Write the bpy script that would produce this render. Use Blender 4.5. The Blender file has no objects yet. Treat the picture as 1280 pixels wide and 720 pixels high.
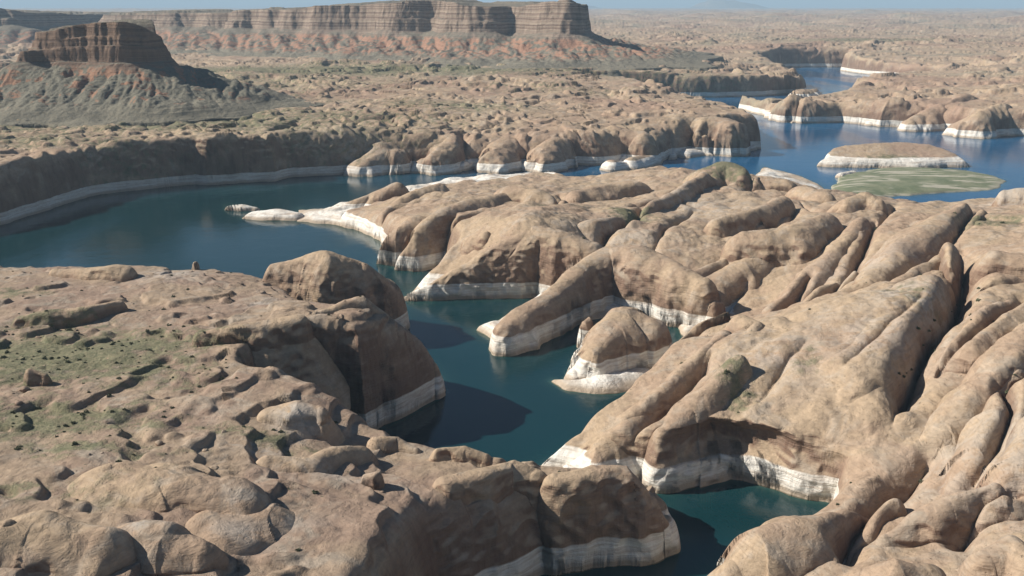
import bpy, math, time
import numpy as np
T0 = time.time()
# ------------------------------------------------------------------ camera, light, exposure
scene = bpy.context.scene
FPX, Y0, HC = 1256.0, 8.0, 300.0           # focal length in photo pixels, horizon row, camera height over the lake (m)
PITCH = math.atan((360 - Y0) / FPX)
cam = bpy.data.cameras.new('camera')
cam.sensor_width = 36.0
cam.lens = 36.0 * FPX / 1280.0
cam.clip_start, cam.clip_end = 1.0, 200000.0
cam_o = bpy.data.objects.new('camera', cam)
cam_o.location = (0, 0, HC)
cam_o.rotation_euler = (math.pi / 2 - PITCH, 0, 0)
scene.collection.objects.link(cam_o)
scene.camera = cam_o

SUN_EL = math.radians(35)
SUN_TO = np.array([-1.0, 0.08])            # ground direction from the scene towards the sun
SUN_TO = SUN_TO / np.linalg.norm(SUN_TO)
world = bpy.data.worlds.new('World')
scene.world = world
world.use_nodes = True
wn = world.node_tree
sky = wn.nodes.new('ShaderNodeTexSky')
sky.sky_type = 'NISHITA'
sky.sun_disc = False
sky.sun_elevation = SUN_EL
sky.sun_rotation = math.atan2(SUN_TO[0], SUN_TO[1])
sky.altitude = 1300
sky.air_density = 1.0
sky.dust_density = 0.4
sky.ozone_density = 2.0
wn.links.new(sky.outputs[0], wn.nodes['Background'].inputs[0])
wn.nodes['Background'].inputs[1].default_value = 0.05
sun = bpy.data.lights.new('sun', 'SUN')
sun.energy = 5.0
sun.angle = math.radians(0.5)
sun.color = (1.0, 0.95, 0.87)
sun_o = bpy.data.objects.new('sun', sun)
sd = np.array([SUN_TO[0] * math.cos(SUN_EL), SUN_TO[1] * math.cos(SUN_EL), math.sin(SUN_EL)])
import mathutils
sun_o.rotation_euler = mathutils.Vector(sd).to_track_quat('Z', 'Y').to_euler()
scene.collection.objects.link(sun_o)
scene.view_settings.view_transform = 'Standard'
scene.view_settings.look = 'None'
scene.view_settings.exposure = 0.44
scene.view_settings.gamma = 1.0
scene.cycles.max_bounces = 5
scene.cycles.diffuse_bounces = 2
scene.cycles.volume_bounces = 0
scene.cycles.caustics_reflective = False
scene.cycles.caustics_refractive = False

# ------------------------------------------------------------------ photo pixel -> world
CP, SP = math.cos(PITCH), math.sin(PITCH)
def P(px, py, z=0.0):
    "ground position of a photo pixel when the thing seen there is at height z"
    u, v = (px - 640) / FPX, (360 - py) / FPX
    d = np.array([u, CP + v * SP, -SP + v * CP])
    t = (z - HC) / d[2]
    return (d[0] * t, d[1] * t)
def PD(px, py, Y):
    "position and height of a photo pixel when the thing seen there is at distance Y"
    u, v = (px - 640) / FPX, (360 - py) / FPX
    d = np.array([u, CP + v * SP, -SP + v * CP])
    t = Y / d[1]
    return (d[0] * t, Y, HC + d[2] * t)

# ------------------------------------------------------------------ noise
def _hash(ix, iy, seed):
    h = (ix.astype(np.int64) * 374761393 + iy.astype(np.int64) * 668265263 + seed * 974634777) & 0xffffffff
    h = ((h ^ (h >> 13)) * 1274126177) & 0xffffffff
    return ((h ^ (h >> 16)) & 0xffff).astype(np.int32)
_ang = np.linspace(0, 2 * np.pi, 65536, endpoint=False)
_GX, _GY = np.cos(_ang).astype(np.float32), np.sin(_ang).astype(np.float32)
def perlin(x, y, seed=0):
    ix, iy = np.floor(x), np.floor(y)
    fx, fy = (x - ix).astype(np.float32), (y - iy).astype(np.float32)
    ux, uy = fx * fx * fx * (fx * (fx * 6 - 15) + 10), fy * fy * fy * (fy * (fy * 6 - 15) + 10)
    ix, iy = ix.astype(np.int64), iy.astype(np.int64)
    def g(a, b):
        k = _hash(ix + a, iy + b, seed)
        return _GX[k] * (fx - a) + _GY[k] * (fy - b)
    n0 = g(0, 0) * (1 - ux) + g(1, 0) * ux
    n1 = g(0, 1) * (1 - ux) + g(1, 1) * ux
    return (n0 * (1 - uy) + n1 * uy) * 1.41
def billow(x, y, seed=0):
    return np.sqrt(perlin(x, y, seed) ** 2 + 0.0016) * 2.0 - 0.5

def smooth(a, b, x):
    t = np.clip((x - a) / (b - a), 0, 1)
    return t * t * (3 - 2 * t)

# relief noise: JD is the direction the joints and fins of the rock run
CUTS = []
def cut(pts, wl, wr=None):
    "a joint worn into the rock: points (px, py, z, depth), flank widths on either side"
    C = [P(p[0], p[1], p[2]) + (p[3],) for p in pts]
    CUTS.append((C, wl, wr or wl))
def cut_field(X, Y, wx, wy):
    out = np.zeros(X.shape)
    for C, wl, wr in CUTS:
        A = np.array(C); m = max(wl, wr) + 12
        k = (X > A[:, 0].min() - m) & (X < A[:, 0].max() + m) & (Y > A[:, 1].min() - m) & (Y < A[:, 1].max() + m)
        if not k.any(): continue
        x, y = X[k] + .5 * wx[k], Y[k] + .5 * wy[k]
        bd = np.full(x.shape, 1e9); bD = np.zeros(x.shape)
        for (x0, y0, d0), (x1, y1, d1) in zip(C[:-1], C[1:]):
            ex, ey = x1 - x0, y1 - y0
            t = np.clip(((x - x0) * ex + (y - y0) * ey) / (ex * ex + ey * ey), 0, 1)
            px, py = x - x0 - t * ex, y - y0 - t * ey
            d = np.sqrt(px * px + py * py)
            w = np.where(ex * py - ey * px > 0, wl, wr)
            q = d / w
            g = q < bd
            bd = np.where(g, q, bd); bD = np.where(g, d0 + (d1 - d0) * t, bD)
        q = np.clip(bd, 0, 1)
        dr = bD * (1 - (1 - (1 - q) ** 2.1) ** .6)
        out[k] = np.maximum(out[k], dr) + .25 * np.minimum(out[k], dr)
    return out
JD = np.array([0.50, 0.866]); JN = np.array([JD[1], -JD[0]])
class Fields:
    "all the noise a patch of ground needs, at world points X, Y"
    def __init__(s, X, Y, fine=True):
        s.X, s.Y = X, Y
        r = np.sqrt(X * X + Y * Y)
        s.r = r
        far = smooth(1400, 3500, r)
        near = 1 - smooth(1500, 4000, r)
        s.far, s.near = far, near
        wx = 7 * perlin(X / 85, Y / 85, 1) + 2.6 * perlin(X / 23, Y / 23, 2)
        wy = 7 * perlin(X / 85, Y / 85, 3) + 2.6 * perlin(X / 23, Y / 23, 4)
        wx = wx + far * (42 * perlin(X / 260, Y / 260, 5) + 12 * perlin(X / 90, Y / 90, 7))
        wy = wy + far * (42 * perlin(X / 260, Y / 260, 6) + 12 * perlin(X / 90, Y / 90, 8))
        s.wx, s.wy = wx, wy
        a = (X * JN[0] + Y * JN[1]) + wx; b = (X * JD[0] + Y * JD[1]) + wy
        s.knob = 5.5 * billow((X + wx * 1.4) / 48, (Y + wy * 1.4) / 48, 11) + 1.5 * billow((X + wx) / 21, (Y + wy) / 21, 12)
        s.fin = 9 * billow(a / 52, b / 95, 15) + 1.8 * billow(a / 20, b / 34, 16)
        s.big = perlin(X / 170, Y / 170, 21)
        s.cut = cut_field(X, Y, wx, wy)
        if fine:
            s.fine = (0.55 * billow(X / 9.5, Y / 9.5, 13) * smooth(-.2, .3, s.big + .4 * perlin(X / 40, Y / 40, 19)) + 0.2 * perlin(X / 4.2, Y / 4.2, 14)) * near + 0.4 * perlin(X / 13, Y / 13, 18)
        else:
            s.fine = 0
        s.lnoise = 5 * perlin(X / 60, Y / 60, 31) + 1.8 * perlin(X / 17, Y / 17, 32)
        s.mk = perlin(X / 650, Y / 520, 46) + .5 * perlin(X / 210, Y / 180, 47)
        s.flat = 1 - far * (1 - smooth(-.35, .3, s.mk)) * .85
        s.badl = far * (15 * billow((X + 3 * wx) / 230, (Y + 3 * wy) / 190, 41) * (.15 + 1.3 * smooth(-.25, .45, s.mk)) + 6 * billow((X + 2 * wx) / 85, (Y + 2 * wy) / 70, 42) * (.25 + smooth(-.3, .3, s.mk))
                        + 2 * perlin(X / 34, Y / 30, 43)) * (1 - .55 * smooth(5000, 12000, r))
        vf = smooth(5000, 11000, r)
        s.vfar = vf * (45 * billow(X / 1500, Y / 1100, 44) + 25 * billow(X / 600, Y / 450, 45))

# ------------------------------------------------------------------ landform shapes
def tps_fit(pts, reg=1e-4):
    pts = np.array(pts, float)
    n = len(pts)
    if n < 4:
        return ('idw', pts)
    c = pts[:, :2] / 300.0
    d2 = ((c[:, None] - c[None]) ** 2).sum(-1)
    K = 0.5 * d2 * np.log(d2 + 1e-12) + reg * 30 * np.eye(n)
    Pm = np.hstack([np.ones((n, 1)), c])
    A = np.block([[K, Pm], [Pm.T, np.zeros((3, 3))]])
    sol = np.linalg.solve(A, np.concatenate([pts[:, 2], np.zeros(3)]))
    return ('tps', c, sol, pts[:, 2].min(), pts[:, 2].max())
def tps_eval(m, X, Y):
    if m[0] == 'idw':
        w = 0; s = 0
        for x, y, z in m[1]:
            k = 1 / ((X - x) ** 2 + (Y - y) ** 2 + 100); w = w + k; s = s + k * z
        return s / w
    _, c, sol, lo, hi = m
    x, y = X / 300.0, Y / 300.0
    n = len(c)
    out = sol[n] + sol[n + 1] * x + sol[n + 2] * y
    for i in range(n):
        d2 = (x - c[i, 0]) ** 2 + (y - c[i, 1]) ** 2
        out = out + sol[i] * 0.5 * d2 * np.log(d2 + 1e-12)
    return np.clip(out, lo - 6, hi + 6)

def poly_sd(V, W, X, Y):
    "distance (positive inside) and the smallest distance/width over the edges"
    inside = np.zeros(X.shape, bool)
    dmin = np.full(X.shape, 1e12); q = np.full(X.shape, 1e12)
    n = len(V)
    for i in range(n):
        (x0, y0), (x1, y1) = V[i], V[(i + 1) % n]
        w0, w1 = W[i], W[(i + 1) % n]
        ex, ey = x1 - x0, y1 - y0
        L = ex * ex + ey * ey + 1e-9
        t = np.clip(((X - x0) * ex + (Y - y0) * ey) / L, 0, 1)
        d = np.sqrt((X - x0 - t * ex) ** 2 + (Y - y0 - t * ey) ** 2)
        dmin = np.minimum(dmin, d)
        q = np.minimum(q, d / (w0 + (w1 - w0) * t))
        if y0 != y1:
            c = ((y0 > Y) != (y1 > Y)) & (X < (x1 - x0) * (Y - y0) / (y1 - y0) + x0)
            inside ^= c
    return np.where(inside, dmin, -dmin), q, inside

class Form:
    margin = 40
    def box(s): return s.bb
def vtx(p, w0):
    "(px,py) at lake level, (px,py,z) at height z, ('w',X,Y) world; a trailing dict may carry w"
    w = w0
    if isinstance(p[-1], dict):
        w = p[-1].get('w', w0); p = p[:-1]
    if p[0] == 'w': return (p[1], p[2]), w
    if len(p) == 2: return P(*p), w
    return P(*p), w

class Mass(Form):
    "a block of land with a shoreline and heights inside"
    def __init__(s, name, shore, ctrl, w=22, knob=1.0, fin=0.0, ledge=0.0, fine=1.0, warp=1.0, a=2.2, b=0.62, base=0.0, far=0.0, big=3.0, **kw):
        s.name = name
        vw = [vtx(p, w) for p in shore]
        s.V = [v for v, _ in vw]; s.W = [x for _, x in vw]
        pts = []
        for c in ctrl:
            if c[0] == 'w': pts.append((c[1], c[2], c[3]))
            else: pts.append(P(*c) + (c[2],))
        s.tps = tps_fit(pts)
        s.knob, s.fin, s.ledge, s.fine, s.warp, s.a, s.b, s.base, s.far, s.big = knob, fin, ledge, fine, warp, a, b, base, far, big
        A = np.array(s.V); m = s.margin
        s.bb = (A[:, 0].min() - m, A[:, 0].max() + m, A[:, 1].min() - m, A[:, 1].max() + m)
        s.kw = kw
    def h(s, F):
        X, Y = F.X, F.Y
        sd, q, ins = poly_sd(s.V, s.W, X + F.wx * s.warp, Y + F.wy * s.warp)
        H = tps_eval(s.tps, X, Y) - s.base
        if s.far:
            fr = smooth(4500, 24000, F.r)
            H = H * (1 - fr) + fr * s.far
        f = (1 - (1 - np.clip(q, 0, 1)) ** s.a) ** s.b
        rel = s.knob * F.knob * F.flat * (1 - .8 * smooth(2200, 4200, F.r)) + s.fin * F.fin + s.big * F.big * (1 if not s.far else 1) + (F.badl + F.vfar) * (1 if s.far else 0.0)
        if s.ledge:
            st = 6.0 + F.far * 12
            g = (H + rel + F.lnoise * (1 + F.far) - F.X * .02 + F.Y * .015) / st
            fl = np.floor(g); fr_ = g - fl
            t = (fl + smooth(0.80, 1.0, fr_) * .85 + 0.15 * fr_) * st
            rel = rel * (1 - s.ledge) + s.ledge * (t - H - F.lnoise * (1 + F.far) * .8 + F.X * .02 - F.Y * .015)
        up = H + rel * 1.0
        up = np.maximum(up, 1.5)
        up = np.maximum(up - F.cut, np.minimum(up, 3.0))
        out = s.base + up * f + F.fine * s.fine * (0.35 + 0.65 * f)
        out = np.where(ins, out, s.base - 0.2 + np.maximum(sd, -60) * (0.9 if s.base == 0 else 3.0))
        return out

class Fin(Form):
    "a rounded ridge or dome along a crest line: points (px, py, z, halfwidth)"
    margin = 20
    def __init__(s, name, pts, drop=30, a=2.0, b=0.68, knob=0.2, fine=1.0, warp=0.9, wide=1.27, kfin=.16, **kw):
        s.wide = wide; s.kfin = kfin
        s.name = name
        s.C = [P(p[0], p[1], p[2]) + (p[2], p[3]) for p in pts]
        s.drop, s.a, s.b, s.knob, s.fine, s.warp, s.kw = drop, a, b, knob, fine, warp, kw
        A = np.array(s.C); m = A[:, 3].max() + s.margin
        s.bb = (A[:, 0].min() - m, A[:, 0].max() + m, A[:, 1].min() - m, A[:, 1].max() + m)
    def h(s, F):
        X, Y = F.X + F.wx * s.warp, F.Y + F.wy * s.warp
        C = s.C if len(s.C) > 1 else s.C * 2
        wm = s.wide * (1 + .22 * perlin(F.X / 31, F.Y / 31, 71) + .1 * perlin(F.X / 13, F.Y / 13, 72))
        bq = None
        for (x0, y0, z0, w0), (x1, y1, z1, w1) in zip(C[:-1], C[1:]):
            ex, ey = x1 - x0, y1 - y0
            t = np.clip(((X - x0) * ex + (Y - y0) * ey) / (ex * ex + ey * ey + 1e-9), 0, 1)
            d = np.sqrt((X - x0 - t * ex) ** 2 + (Y - y0 - t * ey) ** 2)
            w = (w0 + (w1 - w0) * t) * wm; q = d / w; z = z0 + (z1 - z0) * t
            if bq is None: bq, bz, bw, bd = q, z, w, d
            else:
                # soft union along the crest
                k = q < bq
                bz = np.where(k, z, bz); bw = np.where(k, w, bw); bd = np.where(k, d, bd); bq = np.where(k, q, bq)
        f = (1 - np.clip(bq, 0, 1) ** s.a) ** s.b
        out = bz - s.drop + s.drop * f + (s.knob * F.knob + s.knob * 1.6 * F.big * 3 + s.kfin * F.fin) * f + s.fine * F.fine * 0.8
        out = out - F.cut
        return np.where(bq < 1, out, out - (bd - bw) * 1.6)

class Table(Form):
    "flat-topped mesa: rim of (px, py, distance); cliff, then a talus apron falling away outside it"
    def __init__(s, name, rim, cliff_foot, ground, slope=0.6, cw=26, ribs=1.0, wl=1.0, reach=500, kn=1.0, back=(), **kw):
        s.name = name
        pts = [PD(*p) for p in rim] + [tuple(b) for b in back]
        s.V = [(p[0], p[1]) for p in pts]; s.W = [1.0] * len(pts)
        s.tps = ('idw', np.array(pts))
        s.foot, s.ground, s.slope, s.cw, s.ribs, s.wl, s.kn = cliff_foot, ground, slope, cw, ribs, wl, kn
        A = np.array(s.V); m = reach; s.reach = reach
        s.bb = (A[:, 0].min() - m, A[:, 0].max() + m, A[:, 1].min() - m, A[:, 1].max() + m)
        s.kw = kw
    def h(s, F):
        X, Y = F.X, F.Y; k = s.wl
        rib = 11 * billow(X / (75 * k), Y / (75 * k), 51) + 5 * billow(X / (24 * k), Y / (24 * k), 52) + 95 * (billow(X / (250 * k), Y / (250 * k), 53) - .1) + 30 * perlin(X / (120 * k), Y / (120 * k), 58)
        rib = rib * s.ribs
        sd, q, ins = poly_sd(s.V, s.W, X, Y)
        e = sd + rib                                     # >0 on the top
        x, y = X, Y
        w = 0; ss = 0
        for px, py, pz in s.tps[1]:
            kk = 1 / (((X - px) ** 2 + (Y - py) ** 2) ** 1.5 + 1e5); w = w + kk; ss = ss + kk * pz
        T = ss / w
        o = np.clip(-e, 0, None)
        # cliff in three bands
        c = np.clip(o / s.cw, 0, 1)
        band = 0.30 * smooth(0.0, 0.15, c) + 0.22 * smooth(.24, .36, c) + 0.10 * c + 0.38 * smooth(0.52, 0.78, c)
        foot = s.foot + 6 * perlin(X / (90 * k), Y / (90 * k), 54) * k
        cl = T + (foot - T) * np.clip(band, 0, 1)
        d2 = np.clip(o - s.cw, 0, None)
        gul = s.kn * (9 * billow((X + .25 * Y) / (46 * k), Y / (170 * k), 55) + 3 * billow(X / (17 * k), Y / (36 * k), 56)) * smooth(0, 60 * k, d2) * (1 - smooth(s.reach * 0.45, s.reach * 0.8, d2))
        Rg = foot - s.ground
        ta = s.ground + Rg * np.exp(-d2 * s.slope / Rg) + gul
        ta = ta - 14 * smooth(s.reach * 0.55, s.reach * 0.9, d2)
        top = T + 2.5 * perlin(X / 60, Y / 60, 57) + 7 * k * smooth(.05, .12, perlin(X / 420, Y / 420, 59) * smooth(20, 60, e)) + 2.0 * F.fine + 8 * np.clip(e / 120, 0, 1) * 0
        out = np.where(e > 0, top, np.where(o < s.cw, cl, ta))
        out = np.where(d2 > s.reach * .9, out - (d2 - s.reach * .9) * 2, out)
        return out + 0.4 * F.fine

# ------------------------------------------------------------------ the landforms, read off the photograph
FORMS = []
def add(f): FORMS.append(f); return f
def mass(name, label, cat, shore, ctrl, group=None, kind=None, mat='rock', **kw):
    return add(Mass(name, shore, ctrl, label=label, cat=cat, group=group, kind=kind, mat=mat, **kw))
def fin(name, label, cat, pts, group=None, mat='rock', **kw):
    return add(Fin(name, pts, label=label, cat=cat, group=group, kind=None, mat=mat, **kw))
# joints between the fins
cut([(1202, 296, 88, 10), (1206, 350, 74, 40), (1195, 400, 62, 50), (1165, 450, 52, 46), (1132, 510, 44, 30), (1112, 545, 40, 4)], 26, 22)
cut([(888, 438, 58, 5), (875, 455, 54, 16), (850, 485, 46, 20), (815, 525, 36, 20), (792, 550, 28, 8)], 14)
cut([(1096, 262, 80, 8), (1089, 290, 72, 22), (1064, 325, 66, 22), (1040, 352, 60, 16), (1010, 390, 44, 12)], 13)
cut([(1228, 268, 70, 18), (1180, 306, 78, 16), (1133, 337, 74, 18), (1092, 370, 64, 12)], 13)
cut([(1100, 348, 76, 12), (1086, 367, 68, 16), (1053, 388, 58, 14), (1010, 402, 48, 8)], 10)
cut([(1014, 315, 70, 16), (1000, 335, 64, 18), (976, 360, 56, 16), (958, 388, 42, 10)], 11)
cut([(940, 310, 68, 6), (900, 337, 60, 14), (850, 365, 46, 12)], 11)
cut([(995, 255, 68, 5), (985, 268, 66, 14), (950, 275, 62, 10), (925, 285, 60, 3)], 13)
cut([(1206, 290, 92, 8), (1207, 320, 88, 16), (1206, 352, 82, 16)], 7)
cut([(1206, 352, 84, 16), (1232, 354, 84, 12), (1290, 345, 86, 10)], 8)
cut([(1285, 368, 84, 14), (1268, 400, 76, 24), (1236, 430, 66, 24), (1204, 467, 56, 20), (1172, 492, 48, 8)], 13)
cut([(1290, 475, 70, 20), (1255, 500, 62, 20), (1258, 535, 54, 18), (1240, 585, 42, 16), (1215, 620, 34, 8)], 12)
cut([(1155, 600, 26, 16), (1125, 635, 16, 24), (1090, 665, 12, 24), (1060, 700, 10, 22), (1045, 730, 10, 18)], 18, 15)
cut([(1270, 630, 44, 10), (1225, 650, 36, 16), (1195, 690, 28, 16)], 12)
cut([(905, 396, 50, 10), (870, 412, 44, 14), (835, 437, 36, 16), (800, 470, 24, 14)], 8)
cut([(802, 250, 62, 10), (794, 282, 52, 26), (764, 298, 50, 18), (735, 312, 50, 6)], 14)
cut([(640, 262, 60, 6), (605, 275, 48, 20), (577, 296, 34, 24), (550, 322, 12, 8)], 14)
cut([(530, 250, 40, 8), (497, 268, 24, 14), (472, 292, 10, 8)], 14)
cut([(460, 246, 26, 6), (440, 262, 12, 8), (425, 276, 6, 4)], 12)
cut([(935, 200, 66, 4), (942, 222, 58, 18), (935, 238, 56, 8)], 14)
cut([(1045, 262, 66, 10), (1020, 262, 64, 12), (1000, 250, 62, 4)], 14)
cut([(1118, 250, 60, 10), (1114, 268, 62, 16), (1095, 285, 66, 8)], 12)
cut([(700, 236, 46, 8), (708, 250, 44, 18), (690, 264, 46, 8)], 14)
cut([(860, 232, 56, 8), (820, 250, 54, 12), (790, 262, 50, 10)], 12)
cut([(868, 262, 56, 4), (830, 285, 58, 12), (812, 312, 56, 4)], 12)
cut([(780, 345, 50, 4), (792, 378, 22, 14), (800, 400, 10, 10)], 10)
cut([(1150, 385, 78, 3), (1100, 440, 62, 7), (1060, 480, 54, 3)], 10)
cut([(1010, 430, 66, 3), (975, 470, 56, 7), (950, 500, 48, 3)], 10)
cut([(425, 158, 74, 6), (445, 156, 72, 34), (480, 154, 72, 36), (505, 158, 72, 6)], 45)
cut([(350, 162, 78, 6), (372, 158, 76, 24), (400, 158, 76, 6)], 34)
cut([(560, 205, 20, 8), (582, 185, 40, 30), (578, 165, 60, 14)], 22)
cut([(715, 205, 20, 20), (728, 185, 40, 26), (722, 172, 60, 8)], 24)
cut([(640, 150, 70, 14), (600, 158, 68, 10)], 24)
cut([(755, 200, 14, 30), (778, 178, 40, 40), (792, 165, 60, 10)], 36)
cut([(832, 192, 14, 30), (842, 172, 40, 44), (838, 158, 60, 10)], 36)
cut([(900, 84, 80, 20), (950, 80, 80, 34), (985, 82, 70, 20)], 60)
cut([(1010, 60, 90, 10), (1060, 58, 90, 30), (1110, 60, 90, 10)], 110)
cut([(1120, 46, 100, 10), (1180, 44, 100, 34), (1260, 46, 100, 10)], 160)
cut([(900, 40, 100, 10), (960, 38, 100, 30), (1000, 40, 100, 10)], 170)
cut([(120, 180, 78, 4), (118, 192, 70, 16), (105, 205, 50, 10)], 30)
cut([(225, 196, 60, 4), (232, 210, 40, 22), (238, 224, 14, 16)], 26)
FG = 'rounded sandstone fins of the right bank'
DG = 'rounded sandstone domes beside the lake'

# --- far bank: everything beyond the bay, on to the horizon
mass('terrain', None, None,
     [('w', -2600, 900), (-330, 345, {'w': 30}), (-120, 305, {'w': 30}), (0, 281, {'w': 28}), (60, 262, {'w': 28}), (112, 246, {'w': 26}), (180, 236, {'w': 26}), (246, 230, {'w': 20}), (262, 231, {'w': 16}),
      (300, 229, {'w': 18}), (346, 227, {'w': 18}), (362, 222, {'w': 30}), (415, 219, {'w': 50}), (480, 214, {'w': 55}), (545, 211, {'w': 50}), (640, 209, {'w': 48}), (690, 210, {'w': 48}),
      (712, 207, {'w': 30}), (745, 207, {'w': 30}), (790, 203, {'w': 34}), (828, 199, {'w': 40}), (870, 192, {'w': 40}), (912, 188, {'w': 24}),
      (942, 186, {'w': 22}), (928, 172, {'w': 26}), (905, 155, {'w': 40}), (880, 146, {'w': 50}), (845, 139, {'w': 50}), (812, 134, {'w': 50}),
      (790, 128, {'w': 20}), (740, 127, {'w': 20}), (700, 119, {'w': 9}), (745, 119.5, {'w': 9}), (806, 121, {'w': 9}), (840, 121, {'w': 22}), (900, 120.5, {'w': 22}), (960, 120, {'w': 24}), (1003, 117, {'w': 30}),
      (1004, 108, {'w': 60}), (985, 97, {'w': 60}), (960, 88, {'w': 60}), (985, 84, {'w': 40}), (1055, 83.5, {'w': 40}), (1048, 88, {'w': 30}), (1090, 93, {'w': 25}), (1162, 99, {'w': 25}),
      (1165, 100.5, {'w': 60}), (1150, 104, {'w': 60}), (1090, 113, {'w': 60}), (1062, 122, {'w': 60}), (1048, 131, {'w': 60}),
      (1000, 137, {'w': 40}), (955, 140, {'w': 40}), (918, 133, {'w': 30}), (935, 141, {'w': 30}), (985, 151, {'w': 34}), (1012, 155, {'w': 34}),
      (1060, 154, {'w': 34}), (1100, 159, {'w': 34}), (1165, 160, {'w': 34}), (1225, 168, {'w': 34}), (1290, 170.5, {'w': 34}), (1400, 180), ('w', 3500, 1500),
      ('w', 60000, 6000), ('w', 60000, 90000), ('w', -60000, 90000), ('w', -60000, 3000)],
     [(0, 212, 78), (80, 200, 80), (170, 185, 80), (250, 178, 80), (330, 172, 78), (430, 165, 80), (500, 160, 72), (560, 165, 62), (580, 176, 50), (650, 176, 55),
      (700, 176, 52), (740, 166, 60), (800, 160, 60), (850, 150, 70), (905, 148, 72), (860, 170, 45), (700, 140, 74), (560, 140, 82), (420, 140, 86), (300, 140, 86), (100, 165, 82), (0, 170, 84), (650, 125, 80), (740, 112, 84),
      (830, 110, 70), (960, 106, 60), (900, 98, 72), (800, 95, 84), (500, 110, 88), (300, 110, 88), (1060, 118, 45), (1010, 128, 35), (1110, 125, 75), (1180, 130, 80), (1240, 138, 84), (1270, 152, 70), (1090, 140, 50), (1170, 146, 45),
      (1200, 110, 78), (1270, 110, 85), (1100, 85, 50), (1160, 88, 55), (1250, 85, 80), (700, 70, 100), (900, 60, 100), (1100, 60, 100), (1250, 60, 105), (300, 70, 100), (0, 100, 95)],
     kind='structure', w=60, knob=1.2, fine=1.0, far=185, ledge=0.6, big=6)

# --- tables of the skyline
add(Table('butte', [(37, 50, 2235), (62, 34, 2250), (110, 29, 2235), (150, 24, 2225), (178, 27, 2230), (205, 56, 2290)], 183, 84, slope=0.62, cw=24, ribs=0.4, wl=0.7, reach=330, kn=.65,
          back=[PD(180, 22, 2420), PD(120, 30, 2480), PD(50, 42, 2420)],
          label='isolated dark butte with a stepped cliff top and fanned talus apron', cat='butte', group=None, kind=None, mat='butte'))
add(Table('mesa', [(150, 19, 5600), (250, 16, 5350), (330, 12, 4950), (420, 7, 4750), (480, 4, 4600), (530, 0, 4480), (565, 2, 4400), (598, 9, 4330), (640, 9, 4250), (668, 5, 4190), (690, 0, 4150), (708, 3, 4110), (716, 8, 4170)], 196, 92,
          slope=0.42, cw=45, ribs=1.15, wl=1.7, reach=620, kn=1.6,
          back=[PD(722, 6, 4600), PD(690, 6, 5100), PD(560, 2, 5600), PD(300, 14, 6500), PD(150, 19, 6800)],
          label='long flat-topped mesa with sheer banded cliffs and red lower slopes', cat='mesa', group=None, kind=None, mat='mesa'))
add(Table('mesa', [(-400, 4, 5200), (-150, 4, 5400), (0, 9, 5500), (50, 16, 5700), (95, 19, 6000), (180, 19, 6900), (260, 19, 7600)], 200, 95, slope=0.4, cw=60, ribs=1.3, wl=2.2, reach=700, kn=1.5,
          back=[PD(260, 19, 9500), PD(-400, 6, 9500)],
          label='distant blue-shaded mesa behind the isolated butte', cat='mesa', group=None, kind=None, mat='mesa'))

fin('rock_spur', 'dark stepped spur running down from the right end of the isolated butte', 'rock spur', [(214, 70, 190, 22), (240, 92, 148, 24), (266, 110, 112, 22)], drop=70, wide=1, knob=1, mat='butte')

# --- near left plateau
mass('terrain', None, None,
     [('w', -900, 930), (-40, 314, 58), (4, 312, 56), (20, 326, 58), (60, 327, 60, {'w': 12}), (130, 326, 60, {'w': 12}), (200, 330, 60, {'w': 12}), (262, 330, 58), (300, 331, 54), (340, 342, 50), (400, 372, 60), (452, 368, 82, {'w': 14}),
      (500, 400, 50), (545, 462, 10), (556, 490, {'w': 16}), (542, 501, {'w': 18}), (512, 516, {'w': 20}), (478, 531, {'w': 20}), (455, 545, {'w': 20}), ('w', -130, 680, {'w': 16}), ('w', -168, 672, {'w': 14}), ('w', -172, 632, {'w': 14}), ('w', -116, 600),
      ('w', -70, 572), ('w', -30, 552), ('w', 5, 543), ('w', 40, 542), ('w', 68, 540), (808, 626, {'w': 18}), (842, 658, {'w': 18}), (853, 672, {'w': 20}),
      (820, 684, {'w': 22}), (760, 700, {'w': 24}), (700, 716, {'w': 24}), (640, 738, {'w': 24}), (560, 770), ('w', -60, 330), ('w', -60, 60), ('w', -700, 60)],
     [(10, 345, 62), (100, 345, 66), (200, 350, 68), (290, 345, 62), (340, 365, 66), (60, 400, 70), (180, 400, 72), (300, 400, 78), (400, 385, 80), (440, 380, 82), (470, 388, 74), (510, 422, 44), (535, 452, 20),
      (30, 460, 74), (150, 470, 76), (270, 470, 78), (370, 460, 78), (385, 505, 74), (60, 540, 78), (200, 540, 78), (330, 540, 72), (420, 540, 60), (100, 610, 82), (240, 620, 80), (380, 590, 70), (470, 568, 56),
      (560, 578, 54), (640, 590, 51), (740, 596, 47), (790, 598, 43), (815, 635, 26), (700, 615, 44), (560, 625, 60), (440, 650, 74), (300, 660, 72), (100, 680, 84), (10, 690, 88)],
     kind='structure', w=24, knob=0.45, ledge=0.7, big=3.0, a=2.4, b=.55, mat='rock_near')
fin('sandstone_dome', 'broad domed knoll at the lake edge behind the near plateau, its front face in shade', 'rock dome',
    [(340, 330, 70, 16), (385, 318, 80, 24), (410, 314, 84, 30), (450, 330, 70, 30), (480, 350, 48, 22)], group=DG, drop=62, b=0.55, wide=1.06)
fin('rock_headland', 'tall headland with a wide dark shaded cliff dropping to a pale foot in the channel', 'headland',
    [(395, 390, 84, 12), (430, 376, 88, 15), (455, 371, 88, 18), (485, 394, 71, 19), (515, 424, 48, 17), (538, 454, 27, 13)], drop=90, b=0.5, a=2.6, warp=.5, wide=1.06)
fin('rock_pinnacle', 'small knob-topped pinnacle on the rim above the bay', 'pinnacle', [(243, 327, 66, 4.5)], drop=16, a=4, knob=0, fine=.5, wide=1.06)
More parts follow.
